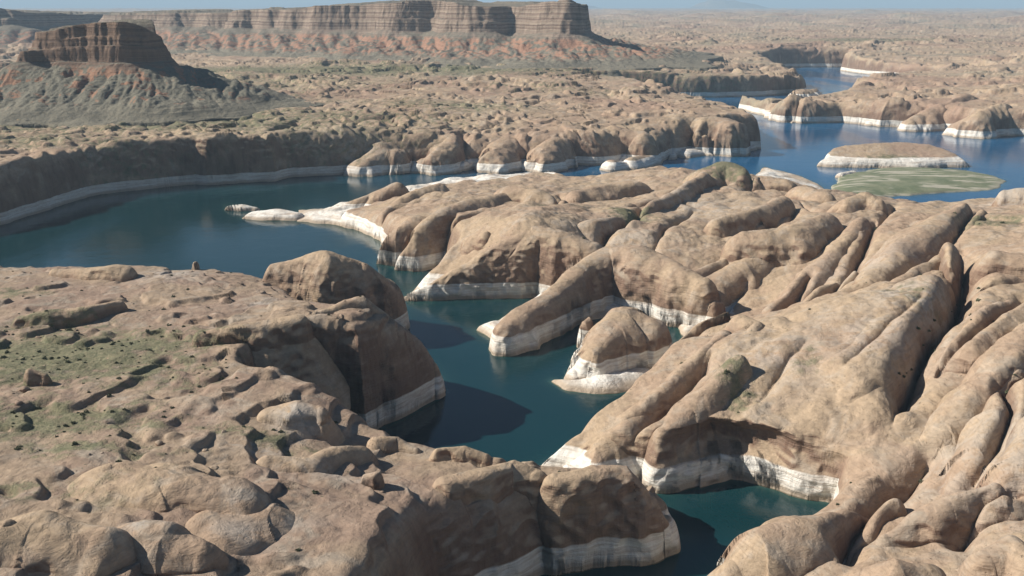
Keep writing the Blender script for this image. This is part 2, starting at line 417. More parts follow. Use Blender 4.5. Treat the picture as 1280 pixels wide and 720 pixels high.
fin('rock_ledge', 'low dark-fronted ledge at the back of the near plateau', 'rock ledge', [(75, 336, 69, 8), (120, 335, 74, 12), (150, 334, 75, 12)], drop=14, a=3, wide=1.06)
fin('rock_ledge', 'long dark-fronted ledge below the shore rim, left of the pinnacle', 'rock ledge', [(20, 395, 76, 8), (60, 388, 79, 9), (110, 383, 79, 8), (150, 376, 77, 7)], drop=14, a=3, wide=1.06)
fin('rock_ledge', 'scalloped ledge with three hollow overhangs beside the shaded headland', 'rock ledge', [(250, 415, 84, 7), (285, 410, 86, 9), (330, 405, 87, 10), (372, 395, 88, 10)], drop=15, a=3.4, wide=1.06)
fin('boulder', 'dark lone boulder at the left edge of the scrubby flat', 'boulder', [(40, 462, 84, 7), (58, 466, 82, 5)], drop=14, a=3, wide=1.06)
fin('boulder', 'rounded pale slab near the head of the shaded cliff', 'boulder', [(343, 512, 76, 8), (372, 508, 78, 11), (398, 513, 75, 8)], drop=6, a=3, knob=.05, wide=1.06)
GL = 'rounded outcrops along the near cliff edge'
fin('rock_outcrop', 'smooth swelling outcrop above the hollow, joined to the knobbed cliff edge', 'outcrop', [(140, 588, 87, 18), (210, 592, 88, 20), (270, 606, 85, 16)], group=GL, drop=10, knob=.5, b=.8)
fin('rock_outcrop', 'long undulating crest curving towards the shaded front cliff', 'outcrop', [(330, 570, 74, 10), (380, 572, 72, 12), (420, 560, 68, 12), (450, 558, 64, 10)], group=GL, drop=24)
fin('rock_outcrop', 'bulging outcrop with a shaded front at the bottom edge', 'outcrop', [(140, 668, 87, 12), (195, 662, 89, 15), (250, 676, 84, 12)], group=GL, drop=17, knob=.5, b=.75)
fin('rock_outcrop', 'tan cornice above the shaded corner at the bottom left', 'outcrop', [(-30, 655, 100, 16), (30, 652, 99, 18), (110, 672, 93, 15)], group=GL, drop=22, knob=.5, b=.6)
fin('rock_outcrop', 'pale grey sloping slab beneath the front crest', 'outcrop', [(262, 648, 81, 20), (330, 640, 76, 20), (385, 650, 70, 16)], group=GL, drop=12, knob=.5, b=.8)
fin('sandstone_dome', 'small dome at the near cliff edge where the channel comes into view', 'rock dome', [(470, 550, 60, 8), (498, 549, 58, 9), (520, 560, 54, 7)], group=DG, drop=30)
fin('sandstone_dome', 'rounded dome on the front crest beside the channel', 'rock dome', [(548, 562, 58, 9), (578, 557, 58, 10), (600, 568, 54, 9)], group=DG, drop=36)
fin('sandstone_dome', 'domed middle of the shaded front cliff, highest point of its crest', 'rock dome', [(560, 596, 63, 13), (602, 586, 61, 14), (640, 578, 58, 14), (672, 592, 53, 12)], group=DG, drop=70, b=.36, a=3.4, knob=.08, wide=1.06)
fin('sandstone_dome', 'blunt end dome of the shaded front cliff above the narrow pool', 'rock dome', [(700, 597, 53, 12), (745, 584, 55, 13), (783, 584, 52, 15), (812, 610, 39, 14), (834, 645, 19, 12)], group=DG, drop=60, b=.38, a=3.2, knob=.08, wide=1.06)
fin('rock_spire', 'stubby leaning spire rising from the near cliff edge', 'rock spire', [(452, 592, 70, 4), (466, 590, 72, 5)], drop=16, a=3.5, knob=0, wide=1.06)

# --- right bank
mass('terrain', None, None,
     [(666, 588, {'w': 16}), (690, 590, {'w': 16}), (740, 600, {'w': 12}), (800, 605, {'w': 9}), (830, 605, {'w': 8}), (862, 599, {'w': 7}), (895, 597, {'w': 7}), (925, 601, {'w': 7}), (955, 611, {'w': 8}), (985, 620, {'w': 8}),
      (1015, 626, {'w': 8}), (1048, 630, {'w': 8}), (1044, 637, 10, {'w': 10}), (1004, 638, 22, {'w': 12}), (966, 650, 20, {'w': 14}), (932, 684, 12, {'w': 14}), (904, 722, 4, {'w': 14}), (890, 760, {'w': 14}), ('w', 105, 330), ('w', 120, 60), ('w', 900, 60), ('w', 2600, 1200),
      ('w', 1500, 1400), (1290, 243, 60), (1240, 243, 55), (1213, 256, 40), (1180, 252, 45), (1140, 250, 40), (1100, 243, 30), (1045, 240, 10, {'w': 60}), (1020, 226, 5, {'w': 90}), (990, 217, {'w': 90}), (960, 208, {'w': 80}), (938, 207, 26, {'w': 30}), (885, 202, 55), (840, 206, 30), (800, 213, 20), (760, 220, 20),
      (716, 222, 15), (704, 226, {'w': 20}), (690, 221, {'w': 20}), (665, 217, 10), (600, 218, 10), (550, 222, 10), (505, 228, 15), (450, 240, 15),
      (405, 258, 6), (372, 262), (375, 277), (420, 281), (450, 290), (475, 302), (487, 318), (470, 330), (492, 334, {'w': 20}), (530, 328, {'w': 20}), (556, 326, {'w': 20}), (562, 345, {'w': 20}), (520, 356, 5), (494, 377, {'w': 16}), (530, 375, {'w': 18}),
      (580, 374, {'w': 12}), (655, 373, {'w': 10}), (700, 371, {'w': 10}), (690, 381, {'w': 14}), (640, 392, {'w': 14}), (598, 414, {'w': 12}), (620, 425, {'w': 12}), (650, 437, {'w': 12}), (664, 438, {'w': 12}), (667, 420, {'w': 14}), (700, 407, {'w': 12}), (722, 402, {'w': 12}), (770, 395, {'w': 12}), (825, 390, {'w': 14}),
      (842, 402, {'w': 14}), (856, 418, 14, {'w': 14}), (842, 448, 20, {'w': 14}), (820, 474, 20, {'w': 14}), (775, 503, 20, {'w': 14}), (740, 530, 16, {'w': 14}), (695, 566, 6, {'w': 14})],
     [(715, 572, 16), (750, 556, 28), (805, 526, 38), (860, 510, 42), (900, 505, 44), (900, 532, 40), (950, 534, 41), (1000, 548, 38), (1036, 568, 30), (1058, 600, 22), (1068, 560, 40), (1080, 600, 34), (980, 500, 50), (1040, 520, 48), (1060, 650, 27), (985, 686, 25), (1000, 720, 28), (860, 450, 50), (930, 440, 62), (1000, 430, 70), (1080, 420, 76), (1140, 370, 90),
      (1160, 420, 78), (1110, 500, 60), (1150, 560, 40), (1120, 640, 26), (1200, 520, 46), (1260, 480, 62), (1250, 600, 44), (1200, 680, 36), (1270, 700, 40), (1100, 700, 30), (1270, 400, 78), (1250, 320, 86), (1180, 300, 80), (1120, 300, 72), (1040, 340, 50),
      (960, 380, 24), (870, 385, 12), (900, 340, 36), (900, 290, 50), (960, 290, 52), (1020, 270, 62), (1080, 260, 62), (1160, 262, 60), (960, 240, 48), (890, 235, 54), (830, 250, 56), (990, 223, 8), (965, 214, 8), (1030, 236, 20), (1000, 238, 34), (800, 280, 60), (840, 320, 48), (780, 350, 26), (735, 300, 52), (700, 300, 60),
      (640, 285, 70), (560, 348, 14), (560, 275, 52), (620, 235, 36), (680, 245, 42), (520, 245, 34), (480, 255, 24), (420, 262, 10), (390, 268, 8), (500, 300, 40), (750, 250, 44), (740, 235, 32), (800, 225, 34), (850, 215, 44), (605, 338, 26), (725, 356, 20), (622, 413, 17), (652, 428, 17), (1200, 265, 66), (1270, 255, 70)],
     kind='structure', w=26, knob=0.5, fin=0.35, big=3.5, mat='rock')

# peninsula towards the bay
PG = 'ridges of the middle peninsula'
fin('rock_ridge', 'low white-footed spit at the tip of the middle peninsula', 'rock ridge', [(318, 264, 9, 20), (345, 262, 12, 22), (370, 265, 10, 18)], group=PG, drop=16, b=.7, wide=1.06)
fin('rock_islet', 'flat white islet just off the peninsula tip', 'islet', [(287, 257, 7, 10), (300, 255, 9, 13), (318, 258, 5, 10)], drop=12, b=.7, wide=1.06)
fin('rock_ridge', 'ridge stepping down to the white shore beside the spit', 'rock ridge', [(498, 228, 44, 20), (462, 242, 30, 22), (427, 256, 16, 20), (400, 266, 7, 16)], group=PG, drop=50, b=.6)
fin('rock_ridge', 'second ridge descending to white ledges in the bay', 'rock ridge', [(548, 230, 50, 24), (512, 242, 44, 22), (480, 262, 28, 20), (460, 280, 10, 14)], group=PG, drop=56, b=.6)
fin('rock_headland', 'broad headland with a shaded overhanging front above white steps', 'headland', [(640, 240, 58, 26), (590, 248, 64, 30), (548, 262, 62, 30), (518, 288, 44, 24), (498, 318, 14, 15)], drop=70, b=.55)
fin('sandstone_dome', 'rounded dome beside the dark gap in the middle of the peninsula', 'rock dome', [(640, 232, 66, 24), (675, 236, 66, 22), (700, 248, 58, 18)], group=DG, drop=40)
fin('sandstone_dome', 'twin-humped dome at the back of the peninsula near the narrow water gap', 'rock dome', [(720, 238, 62, 24), (760, 230, 62, 26), (800, 228, 60, 22)], group=DG, drop=40)
fin('sandstone_dome', 'dome with a scrubby green saddle between the bluff and the peninsula', 'rock dome', [(740, 275, 70, 26), (775, 270, 68, 20)], group=DG, drop=34)
fin('rock_ridge', 'small arm of rock between the shaded headland and the streaked bluff', 'rock ridge', [(610, 290, 60, 16), (580, 297, 48, 14), (560, 320, 14, 10)], group=PG, drop=50)
# bluff and arch fin
fin('rock_bluff', 'sheer streaked bluff with a low nose reaching into the channel', 'bluff', [(740, 302, 62, 22), (700, 290, 70, 24), (662, 281, 73, 24), (622, 301, 58, 20), (582, 328, 37, 16), (540, 352, 19, 13), (514, 366, 7, 9)], drop=82, b=.48, a=2.8, wide=1.06)
fin('rock_headland', 'curving headland with a white blunt tip and a hollow shaded wall', 'headland', [(875, 345, 50, 24), (805, 308, 64, 28), (762, 308, 60, 26), (722, 336, 47, 23), (688, 365, 36, 20), (655, 388, 32, 20), (634, 403, 26, 18)], drop=64, b=.48, a=2.8, wide=1.06)
# dome island
fin('sandstone_dome', 'big split dome standing in the channel on a white skirt', 'rock dome', [(812, 399, 37, 24), (786, 388, 42, 32), (760, 405, 37, 32), (734, 436, 25, 23), (712, 462, 10, 14)], group=DG, drop=50, b=.46, a=2.6, wide=1.06)
fin('rock_islet', 'low white shelf at the foot of the split dome', 'islet', [(684, 476, 2, 7), (708, 477, 6, 13), (755, 473, 8, 17), (805, 458, 6, 17)], drop=12, b=.7, wide=1.06)
fin('boulder', 'upright slab leaning on the back of the split dome', 'boulder', [(731, 400, 26, 6), (736, 396, 28, 6)], drop=36, b=.5, wide=1.06)
# fins of the right bank
fin('rock_fin', 'fin ending in a blunt face above the split dome', 'rock fin', [(975, 304, 58, 20), (930, 328, 48, 27), (887, 350, 36, 27), (860, 375, 23, 18)], group=FG, drop=48, b=.5)
fin('rock_fin', 'slim fin running down behind the blunt-faced fin', 'rock fin', [(945, 295, 58, 10), (905, 323, 48, 10), (855, 348, 38, 9)], group=FG, drop=22)
fin('rock_fin', 'long smooth fin with a dark joint along its far side, right of the blunt-faced fin', 'rock fin', [(1082, 272, 74, 19), (1050, 304, 65, 20), (1010, 343, 51, 20), (968, 382, 34, 17)], group=FG, drop=40)
fin('rock_fin', 'short fin pinched between two longer ones', 'rock fin', [(1062, 335, 64, 9), (1030, 359, 54, 12), (1000, 390, 42, 11)], group=FG, drop=26)
fin('rock_fin', 'forked club-shaped fin ending in a round head', 'rock fin', [(1088, 350, 68, 13), (1050, 369, 58, 13), (1012, 392, 46, 11)], group=FG, drop=28)
fin('rock_fin', 'wide tall fin with a pale flank and a round top knob near the lake', 'rock fin', [(1212, 255, 92, 30), (1165, 280, 88, 34), (1120, 315, 80, 30), (1090, 345, 70, 18)], group=FG, drop=44)
fin('rock_fin', 'narrow fin below the pale-flanked one, dark joint beneath', 'rock fin', [(1170, 318, 84, 9), (1135, 345, 80, 10), (1105, 365, 74, 9)], group=FG, drop=22)
fin('sandstone_dome', 'loaf-shaped dome silhouetted against the green bar', 'rock dome', [(1056, 248, 78, 24), (1082, 240, 84, 30), (1100, 249, 78, 22)], group=DG, drop=52)
fin('sandstone_dome', 'green-capped dome on the skyline of the right bank', 'rock dome', [(886, 210, 74, 34), (908, 202, 79, 42), (928, 211, 74, 34)], group=DG, drop=48)
fin('rock_fin', 'fin slanting down from the green-capped dome', 'rock fin', [(880, 215, 72, 14), (850, 235, 70, 13), (815, 252, 68, 12), (790, 262, 64, 10)], group=FG, drop=24)
fin('sandstone_dome', 'low dome left of the loaf-shaped dome', 'rock dome', [(1000, 232, 68, 18), (1030, 240, 68, 18)], group=DG, drop=24)
fin('sandstone_dome', 'small dark-sided dome on the shore by the green bar', 'rock dome', [(955, 222, 62, 18), (985, 224, 62, 16)], group=DG, drop=26)
fin('rock_fin', 'humped fin in the middle of the bank with a shaded end', 'rock fin', [(980, 245, 76, 14), (940, 262, 72, 18), (900, 272, 68, 16)], group=FG, drop=26)
fin('rock_fin', 'broad fin across the middle of the bank above the curving headland', 'rock fin', [(1030, 268, 80, 20), (985, 282, 78, 26), (935, 290, 72, 22)], group=FG, drop=26)
fin('sandstone_dome', 'layered pale dome at the right margin against the lake', 'rock dome', [(1258, 237, 84, 20), (1288, 234, 88, 30)], group=DG, drop=50)
fin('sandstone_dome', 'low dome with a scrub patch at the right margin', 'rock dome', [(1245, 268, 84, 30), (1290, 268, 90, 30)], group=DG, drop=40)
# the big block and the canyon on its right
fin('rock_block', 'tall cracked block with a stepped top, beside the deep dark joint', 'rock block', [(1190, 300, 98, 12), (1196, 322, 94, 12)], drop=40, a=3.4, b=.45, wide=1.06)
fin('rock_block', 'massive squared block right of the deep dark joint', 'rock block', [(1225, 312, 100, 20), (1290, 318, 100, 22)], drop=50, a=3.4, b=.45, wide=1.06)
fin('sandstone_shoulder', 'huge smooth shoulder with pale lichen patches above the alcove', 'rock shoulder', [(1165, 345, 94, 34), (1130, 400, 86, 44), (1090, 440, 74, 40)], drop=46, b=.6)
fin('rock_fin', 'thick fin forming the far wall of the dark canyon', 'rock fin', [(1290, 365, 98, 24), (1245, 385, 94, 24), (1222, 425, 84, 17)], group=FG, drop=50, wide=1.65)
fin('rock_fin', 'long fin bordering the canyon on its right side', 'rock fin', [(1300, 400, 94, 16), (1262, 440, 84, 15), (1225, 480, 72, 15), (1175, 530, 54, 14), (1140, 565, 40, 10)], group=FG, drop=36, wide=1.65)
fin('rock_fin', 'bulbous fin with a rounded head, lower right slope', 'rock fin', [(1285, 460, 80, 13), (1250, 515, 70, 13), (1225, 560, 58, 14), (1200, 600, 44, 10)], group=FG, drop=34, wide=1.65)
fin('rock_fin', 'steep fin at the right margin below the canyon rim', 'rock fin', [(1300, 520, 76, 14), (1272, 570, 66, 12), (1262, 610, 54, 10)], group=FG, drop=30, wide=1.65)
fin('rock_fin', 'narrow curving fin crossing the lower right slope', 'rock fin', [(1250, 600, 58, 9), (1190, 625, 48, 9), (1140, 645, 42, 8), (1100, 668, 34, 8)], group=FG, drop=26, wide=1.65)
fin('sandstone_dome', 'large smooth dome at the bottom edge, lower right', 'rock dome', [(1075, 715, 34, 16), (1115, 700, 44, 20), (1150, 705, 40, 18)], group=DG, drop=36)
fin('sandstone_dome', 'knobby dome in the bottom right corner', 'rock dome', [(1230, 690, 50, 12), (1262, 672, 56, 14), (1290, 690, 54, 14)], group=DG, drop=30)
fin('sandstone_dome', 'sunlit dome at the mouth of the narrow pool, joined by a low neck', 'rock dome', [(924, 706, 28, 20), (955, 676, 39, 23), (1003, 653, 42, 21), (1060, 638, 38, 16), (1112, 614, 39, 14)], group=DG, drop=54, b=.5)
fin('rock_fin', 'thick nose of rock ending in a white foot where the channel narrows', 'rock fin', [(900, 412, 64, 15), (866, 446, 55, 17), (828, 486, 46, 20), (782, 524, 36, 21), (738, 558, 23, 18), (706, 578, 11, 12)], group=FG, drop=56, b=.5)
fin('rock_fin', 'thin reddish fin lying along the back of the thick nose', 'rock fin', [(912, 391, 60, 6), (870, 404, 54, 6), (838, 428, 42, 6), (812, 464, 28, 6)], group=FG, drop=36)
fin('sandstone_dome', 'lobed knob at the head of the thick nose', 'rock dome', [(925, 393, 72, 13), (950, 402, 70, 13), (930, 425, 64, 11)], group=DG, drop=30)
fin('rock_fin', 'broad swelling rib above the arched alcove', 'rock fin', [(925, 445, 68, 14), (890, 480, 56, 17), (858, 505, 48, 18), (832, 535, 38, 14)], group=FG, drop=40)

# --- islands and bars of the far lake
mass('rock_island', 'long low island with a white waterline band and scrubby top', 'island', [(1024, 208), (1035, 200), (1070, 196), (1130, 194), (1180, 200), (1209, 208), (1150, 211), (1070, 210)],
     [(1045, 195, 17), (1040, 199, 14), (1095, 191, 23), (1140, 191, 21), (1180, 197, 17), (1200, 206, 8)], w=17, knob=.2, big=1, margin=30)
mass('grass_bar', 'green grassy bar striped with pale beach lines', 'sand bar', [(1035, 232), (1050, 222), (1085, 213), (1130, 209), (1200, 212), (1235, 219), (1262, 226), (1250, 235), (1215, 240), (1150, 244), (1090, 248), (1040, 245)],
     [(1060, 228, 8), (1120, 216, 7), (1180, 218, 7), (1220, 226, 5), (1140, 230, 8), (1090, 235, 8)], w=60, knob=.05, big=.6, fine=.3, warp=1.4, mat='bar')
fin('rock_islet', 'small pinkish islet between the long island and the green bar', 'islet', [(1052, 216, 9, 12), (1068, 214, 8, 12)], drop=14, b=.6, wide=1.06)
fin('rock_island', 'squat island in the far narrows off the knobbed point', 'island', [(1005, 112, 30, 40), (1025, 112, 22, 34)], drop=36, b=.6, wide=1.06)
fin('sandstone_dome', 'conical knob on the low point of the far right shore', 'rock dome', [(985, 125, 50, 44), (1003, 118, 72, 40), (1020, 126, 44, 34)], group=DG, drop=66, b=.7)
BG = 'sunlit lobes of the far bank'
for lab, pts in [('sunlit lobe of rock stepping down where the dark bay wall ends', [(492, 164, 62, 50), (474, 181, 50, 48), (458, 197, 30, 38)]),
                 ('broad pinkish lobe of the far bank above the level white band', [(566, 170, 58, 46), (546, 185, 44, 44), (530, 197, 26, 32)]),
                 ('smooth rounded lobe right of the dark cleft in the far bank', [(634, 170, 56, 46), (620, 185, 42, 42), (612, 197, 24, 28)]),
                 ('blocky lobe of the far bank opposite the peninsula top', [(694, 170, 56, 44), (682, 186, 40, 40), (674, 198, 22, 26)])]:
    fin('rock_lobe', lab, 'rock lobe', pts, group=BG, drop=56, b=.6, wide=1.15, knob=.5)
SG = 'white rocks in the shallows of the far bank'
for lab, pts in [('white dome in the shallows under the far bank', [(790, 196, 22, 20), (812, 194, 18, 20)]),
                 ('half-white dome beside the shaded far headland', [(765, 200, 20, 18), (780, 202, 14, 16)]),
                 ('low white shelf stretching beneath the dark far headland', [(855, 186, 15, 26), (900, 182, 14, 26), (930, 180, 12, 18)])]:
    fin('rock_islet', lab, 'islet', pts, group=SG, drop=30, b=.6)
RG = 'rounded ridges of the far right shore'
for lab, pts in [('ridge slanting to the water on the far right shore, left one of the set', [(1110, 116, 70, 48), (1080, 126, 48, 38), (1062, 138, 24, 28)]),
                 ('middle slanting ridge of the far right shore', [(1165, 112, 78, 44), (1125, 126, 56, 40), (1095, 143, 28, 30)]),
                 ('ridge with a domed top further right on the far shore', [(1210, 116, 78, 44), (1172, 130, 60, 38), (1140, 149, 28, 28)]),
                 ('rightmost slanting ridge before the shaded wall of the far shore', [(1258, 128, 74, 42), (1222, 140, 58, 36), (1195, 155, 26, 26)])]:
    fin('rock_ridge', lab, 'rock ridge', pts, group=RG, drop=50, b=.75, a=1.8, knob=.7)
fin('rock_headland', 'squared far headland with a dark face above its white shelf', 'headland', [(850, 142, 72, 50), (890, 146, 74, 44), (915, 152, 68, 30)], drop=66, a=3, b=.45, knob=.5)
fin('sandstone_dome', 'round dome with a hollow on the far bank behind the white rocks', 'rock dome', [(770, 158, 66, 40), (800, 164, 60, 34)], group=DG, drop=50, knob=.5)
fin('sandstone_dome', 'dark-sided dome standing in the far inlet', 'rock dome', [(815, 168, 50, 30), (830, 172, 42, 26)], group=DG, drop=50, knob=.4)

# --- patches of ground cover and pale rock: (px, py, z, radius across m, radius along m, strength)
VEG = [(50, 440, 76, 95, 60, 1.0), (150, 425, 76, 70, 30, .9), (160, 455, 76, 50, 30, .7), (60, 520, 78, 60, 30, .8), (120, 560, 79, 50, 16, .5), (300, 540, 74, 30, 12, .5), (340, 545, 72, 26, 12, .6), (230, 470, 78, 30, 20, .4), (60, 395, 76, 50, 20, .5), (10, 360, 70, 40, 20, .5),
       (40, 620, 80, 60, 20, .3), (905, 201, 79, 46, 60, 1.0), (790, 262, 66, 26, 40, 1.0), (690, 262, 56, 30, 30, .5), (920, 470, 60, 14, 26, .6), (1140, 362, 90, 26, 30, .35), (1245, 275, 84, 36, 30, .7), (1010, 440, 70, 16, 20, .4), (910, 460, 60, 10, 12, .5),
       (1115, 192, 27, 90, 30, .8), (750, 478, 7, 12, 12, .8), (810, 465, 6, 14, 12, .8),
       (150, 150, 84, 520, 200, .75), (20, 175, 82, 260, 90, .55), (420, 142, 86, 300, 120, .5), (560, 130, 84, 250, 130, .5), (420, 88, 92, 1300, 260, .75), (760, 72, 95, 450, 240, .6), (200, 100, 92, 900, 500, .5), (1090, 52, 100, 700, 400, .6), (700, 112, 84, 250, 140, .4), (300, 125, 86, 300, 150, .5)]
PALE = [(370, 507, 80, 14, 12, 1), (170, 655, 88, 14, 8, .8), (330, 640, 76, 22, 10, .6), (300, 655, 80, 14, 8, .7), (215, 345, 62, 26, 30, .9), (430, 470, 70, 6, 14, 1), (340, 378, 72, 24, 16, .8), (320, 560, 72, 16, 8, .7), (420, 595, 66, 30, 10, .5),
        (1145, 365, 92, 34, 40, .8), (1090, 410, 82, 40, 40, .5), (880, 250, 64, 50, 60, .6), (860, 245, 64, 40, 40, .6), (780, 290, 64, 50, 50, .5), (1080, 310, 80, 40, 50, .5), (1260, 240, 80, 40, 40, .8), (960, 440, 66, 40, 40, .5), (1250, 590, 50, 40, 60, .5), (450, 165, 76, 60, 20, .4)]
# ------------------------------------------------------------------ materials
class NT:
    def __init__(s, name):
        m = bpy.data.materials.new(name); m.use_nodes = True
        s.m = m; s.t = m.node_tree; s.b = s.t.nodes['Principled BSDF']
        s.geo = s.t.nodes.new('ShaderNodeNewGeometry')
        s.pos = s.geo.outputs['Position']
    def lk(s, a, b): s.t.links.new(a, b)
    def put(s, sock, v):
        if v is None: return
        if hasattr(v, 'is_linked') or isinstance(v, bpy.types.NodeSocket): s.lk(v, sock)
        else: sock.default_value = v
    def math(s, op, a, b=None, c=None, clamp=False):
        n = s.t.nodes.new('ShaderNodeMath'); n.operation = op; n.use_clamp = clamp
        for i, v in enumerate((a, b, c)):
            if v is not None: s.put(n.inputs[i], v)
        return n.outputs[0]
    def vec(s, v, scale):
        n = s.t.nodes.new('ShaderNodeVectorMath'); n.operation = 'MULTIPLY'
        s.put(n.inputs[0], v); n.inputs[1].default_value = scale
        return n.outputs[0]
    def noise(s, v, scale, detail=3, rough=.55, dist=0):
        n = s.t.nodes.new('ShaderNodeTexNoise'); n.inputs['Scale'].default_value = scale
        n.inputs['Detail'].default_value = detail; n.inputs['Roughness'].default_value = rough; n.inputs['Distortion'].default_value = dist
        s.lk(v, n.inputs['Vector']); return n.outputs['Fac']
    def vor(s, v, scale):
        n = s.t.nodes.new('ShaderNodeTexVoronoi'); n.inputs['Scale'].default_value = scale
        s.lk(v, n.inputs['Vector']); return n.outputs['Distance']
    def ramp(s, f, a, b, smoothst=True):
        n = s.t.nodes.new('ShaderNodeMapRange'); n.interpolation_type = 'SMOOTHSTEP' if smoothst else 'LINEAR'
        n.clamp = True
        s.put(n.inputs['Value'], f); n.inputs['From Min'].default_value = a; n.inputs['From Max'].default_value = b
        return n.outputs['Result']
    def mix(s, f, a, b):
        n = s.t.nodes.new('ShaderNodeMix'); n.data_type = 'RGBA'
        s.put(n.inputs[0], f)
        for i, v in ((6, a), (7, b)):
            if isinstance(v, tuple): n.inputs[i].default_value = v + (1,)
            else: s.lk(v, n.inputs[i])
        return n.outputs[2]
    def mul(s, c, f):
        n = s.t.nodes.new('ShaderNodeVectorMath'); n.operation = 'SCALE'
        s.lk(c, n.inputs[0]); s.put(n.inputs['Scale'], f); return n.outputs[0]
    def attr(s, name):
        n = s.t.nodes.new('ShaderNodeAttribute'); n.attribute_name = name; return n.outputs['Fac']
    def z(s):
        n = s.t.nodes.new('ShaderNodeSeparateXYZ'); s.lk(s.pos, n.inputs[0]); return n.outputs[2]
    def dist(s):
        n = s.t.nodes.new('ShaderNodeVectorMath'); n.operation = 'LENGTH'; s.lk(s.pos, n.inputs[0]); return n.outputs['Value']
    def nz(s):
        n = s.t.nodes.new('ShaderNodeSeparateXYZ'); s.lk(s.geo.outputs['Normal'], n.inputs[0]); return n.outputs[2]
    def bump(s, hs, dist=1.0, strength=1.0):
        n = s.t.nodes.new('ShaderNodeBump'); n.inputs['Distance'].default_value = dist; n.inputs['Strength'].default_value = strength
        s.lk(hs, n.inputs['Height']); s.lk(n.outputs[0], s.b.inputs['Normal'])

def rock_material(name, A, B, C, veg_gain=1.0):
    s = NT(name); z = s.z(); nz = s.nz()
    n1 = s.noise(s.pos, 1 / 70, 4, .6, .6)
    n2 = s.noise(s.pos, 1 / 22, 5, .62, .8)
    n3 = s.noise(s.pos, 1 / 5.0, 5, .7)
    c = s.mix(s.ramp(n1, .40, .60), A, B)
    c = s.mix(s.ramp(n2, .48, .70), c, C)
    n0 = s.noise(s.pos, 1 / 420, 4, .6, .4)
    farf = s.ramp(s.dist(), 1300, 2600)
    c = s.mix(s.math('MULTIPLY', s.math('MULTIPLY', s.ramp(n0, .50, .62), farf), .65), c, (.31, .20, .145))
    c = s.mix(s.math('MULTIPLY', s.math('MULTIPLY', s.ramp(n0, .44, .34), farf), .55), c, (.25, .23, .165))
    # bedding: thin layers that follow height
    wz = s.math('ADD', z, s.math('MULTIPLY', n1, 14))
    comb = s.t.nodes.new('ShaderNodeCombineXYZ'); s.lk(wz, comb.inputs[2])
    lay = s.noise(comb.outputs[0], .32, 4, .7)
    c = s.mul(c, s.math('MULTIPLY_ADD', s.ramp(lay, .3, .7, False), .26, .87))
    dn = s.t.nodes.new('ShaderNodeVectorMath'); dn.operation = 'ADD'; s.lk(s.pos, dn.inputs[0])
    cz = s.t.nodes.new('ShaderNodeCombineXYZ'); s.lk(s.math('MULTIPLY', n1, 16), cz.inputs[2]); s.lk(cz.outputs[0], dn.inputs[1]); wv = dn.outputs[0]
    c = s.mul(c, s.math('MULTIPLY_ADD', n3, .9, .55))
    xb = s.noise(s.vec(wv, (.35, .12, 2.2)), .55, 4, .7)
    c = s.mul(c, s.math('MULTIPLY_ADD', s.ramp(xb, .36, .50), .06, .95))
    pits = s.ramp(s.noise(s.pos, 1 / 1.9, 3, .6), .66, .74)
    c = s.mul(c, s.math('MULTIPLY_ADD', s.math('MULTIPLY', pits, s.ramp(n2, .4, .6)), -.35, 1.0))
    # desert varnish: brown-black streaks running down the steep faces, then a broad brown coat that also paints shade
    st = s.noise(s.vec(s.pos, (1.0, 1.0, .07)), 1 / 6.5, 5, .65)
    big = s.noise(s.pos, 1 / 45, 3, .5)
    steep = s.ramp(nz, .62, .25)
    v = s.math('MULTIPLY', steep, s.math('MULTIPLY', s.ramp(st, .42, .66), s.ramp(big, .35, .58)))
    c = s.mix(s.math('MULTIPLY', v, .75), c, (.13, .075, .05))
    c = s.mix(s.math('MULTIPLY', s.math('MULTIPLY', steep, s.ramp(big, .28, .52)), .72), c, (.195, .12, .085))  # varnish brown, deepened to put the shade of cliffs into their colour
    # pale patches (lichen, bleached rock) and scrub
    pale = s.math('MULTIPLY', s.attr('pale'), s.ramp(s.noise(s.pos, 1 / 14, 5, .65, .5), .40, .56))
    c = s.mix(s.math('MULTIPLY', pale, .85), c, (.47, .42, .36))
    veg = s.math('MULTIPLY', s.attr('veg'), veg_gain)
    vn = s.noise(s.pos, 1 / 12, 6, .72)
    vf = s.math('MULTIPLY', s.ramp(s.math('ADD', vn, s.math('MULTIPLY', veg, .35)), .56, .74), s.ramp(veg, .02, .30))
    vc = s.mix(s.ramp(s.noise(s.pos, 1 / 3.0, 4, .7), .35, .65), (.10, .115, .06), (.22, .20, .12))
    c = s.mix(s.math('MULTIPLY', vf, .88), c, vc)
    # stray bushes in the joints
    sp = s.noise(s.pos, 1 / 2.3, 2, .5); sg = s.noise(s.pos, 1 / 55, 3, .6)
    spk = s.math('MULTIPLY', s.math('MULTIPLY', s.ramp(sp, .68, .72), s.ramp(sg, .50, .62)), s.ramp(nz, .7, .85))
    c = s.mix(s.math('MULTIPLY', spk, s.ramp(z, 22, 30)), c, (.07, .08, .045))
    # bleached band left by the falling lake
    zr = s.math('ADD', z, s.math('MULTIPLY', s.math('SUBTRACT', s.noise(s.pos, 1 / 30, 3, .5), .5), 4.0))
    ring = s.ramp(zr, 17.6, 16.4)
    rl = s.noise(s.vec(s.pos, (.05, .05, 1)), .45, 4, .75)
    rc = s.mix(s.ramp(rl, .30, .62), (.56, .47, .38), (.80, .76, .68))
    rc = s.mix(s.ramp(zr, 7, 2), rc, (.45, .36, .27))
    rc = s.mul(rc, s.math('MULTIPLY_ADD', n3, .5, .75))
    patch = s.ramp(s.noise(s.pos, 1 / 20, 4, .6), .25, .38)
    c = s.mix(s.math('MULTIPLY', ring, s.math('MULTIPLY_ADD', patch, .25, .75)), c, rc)
    c = s.mix(s.ramp(zr, .6, .0), c, (.15, .13, .09))
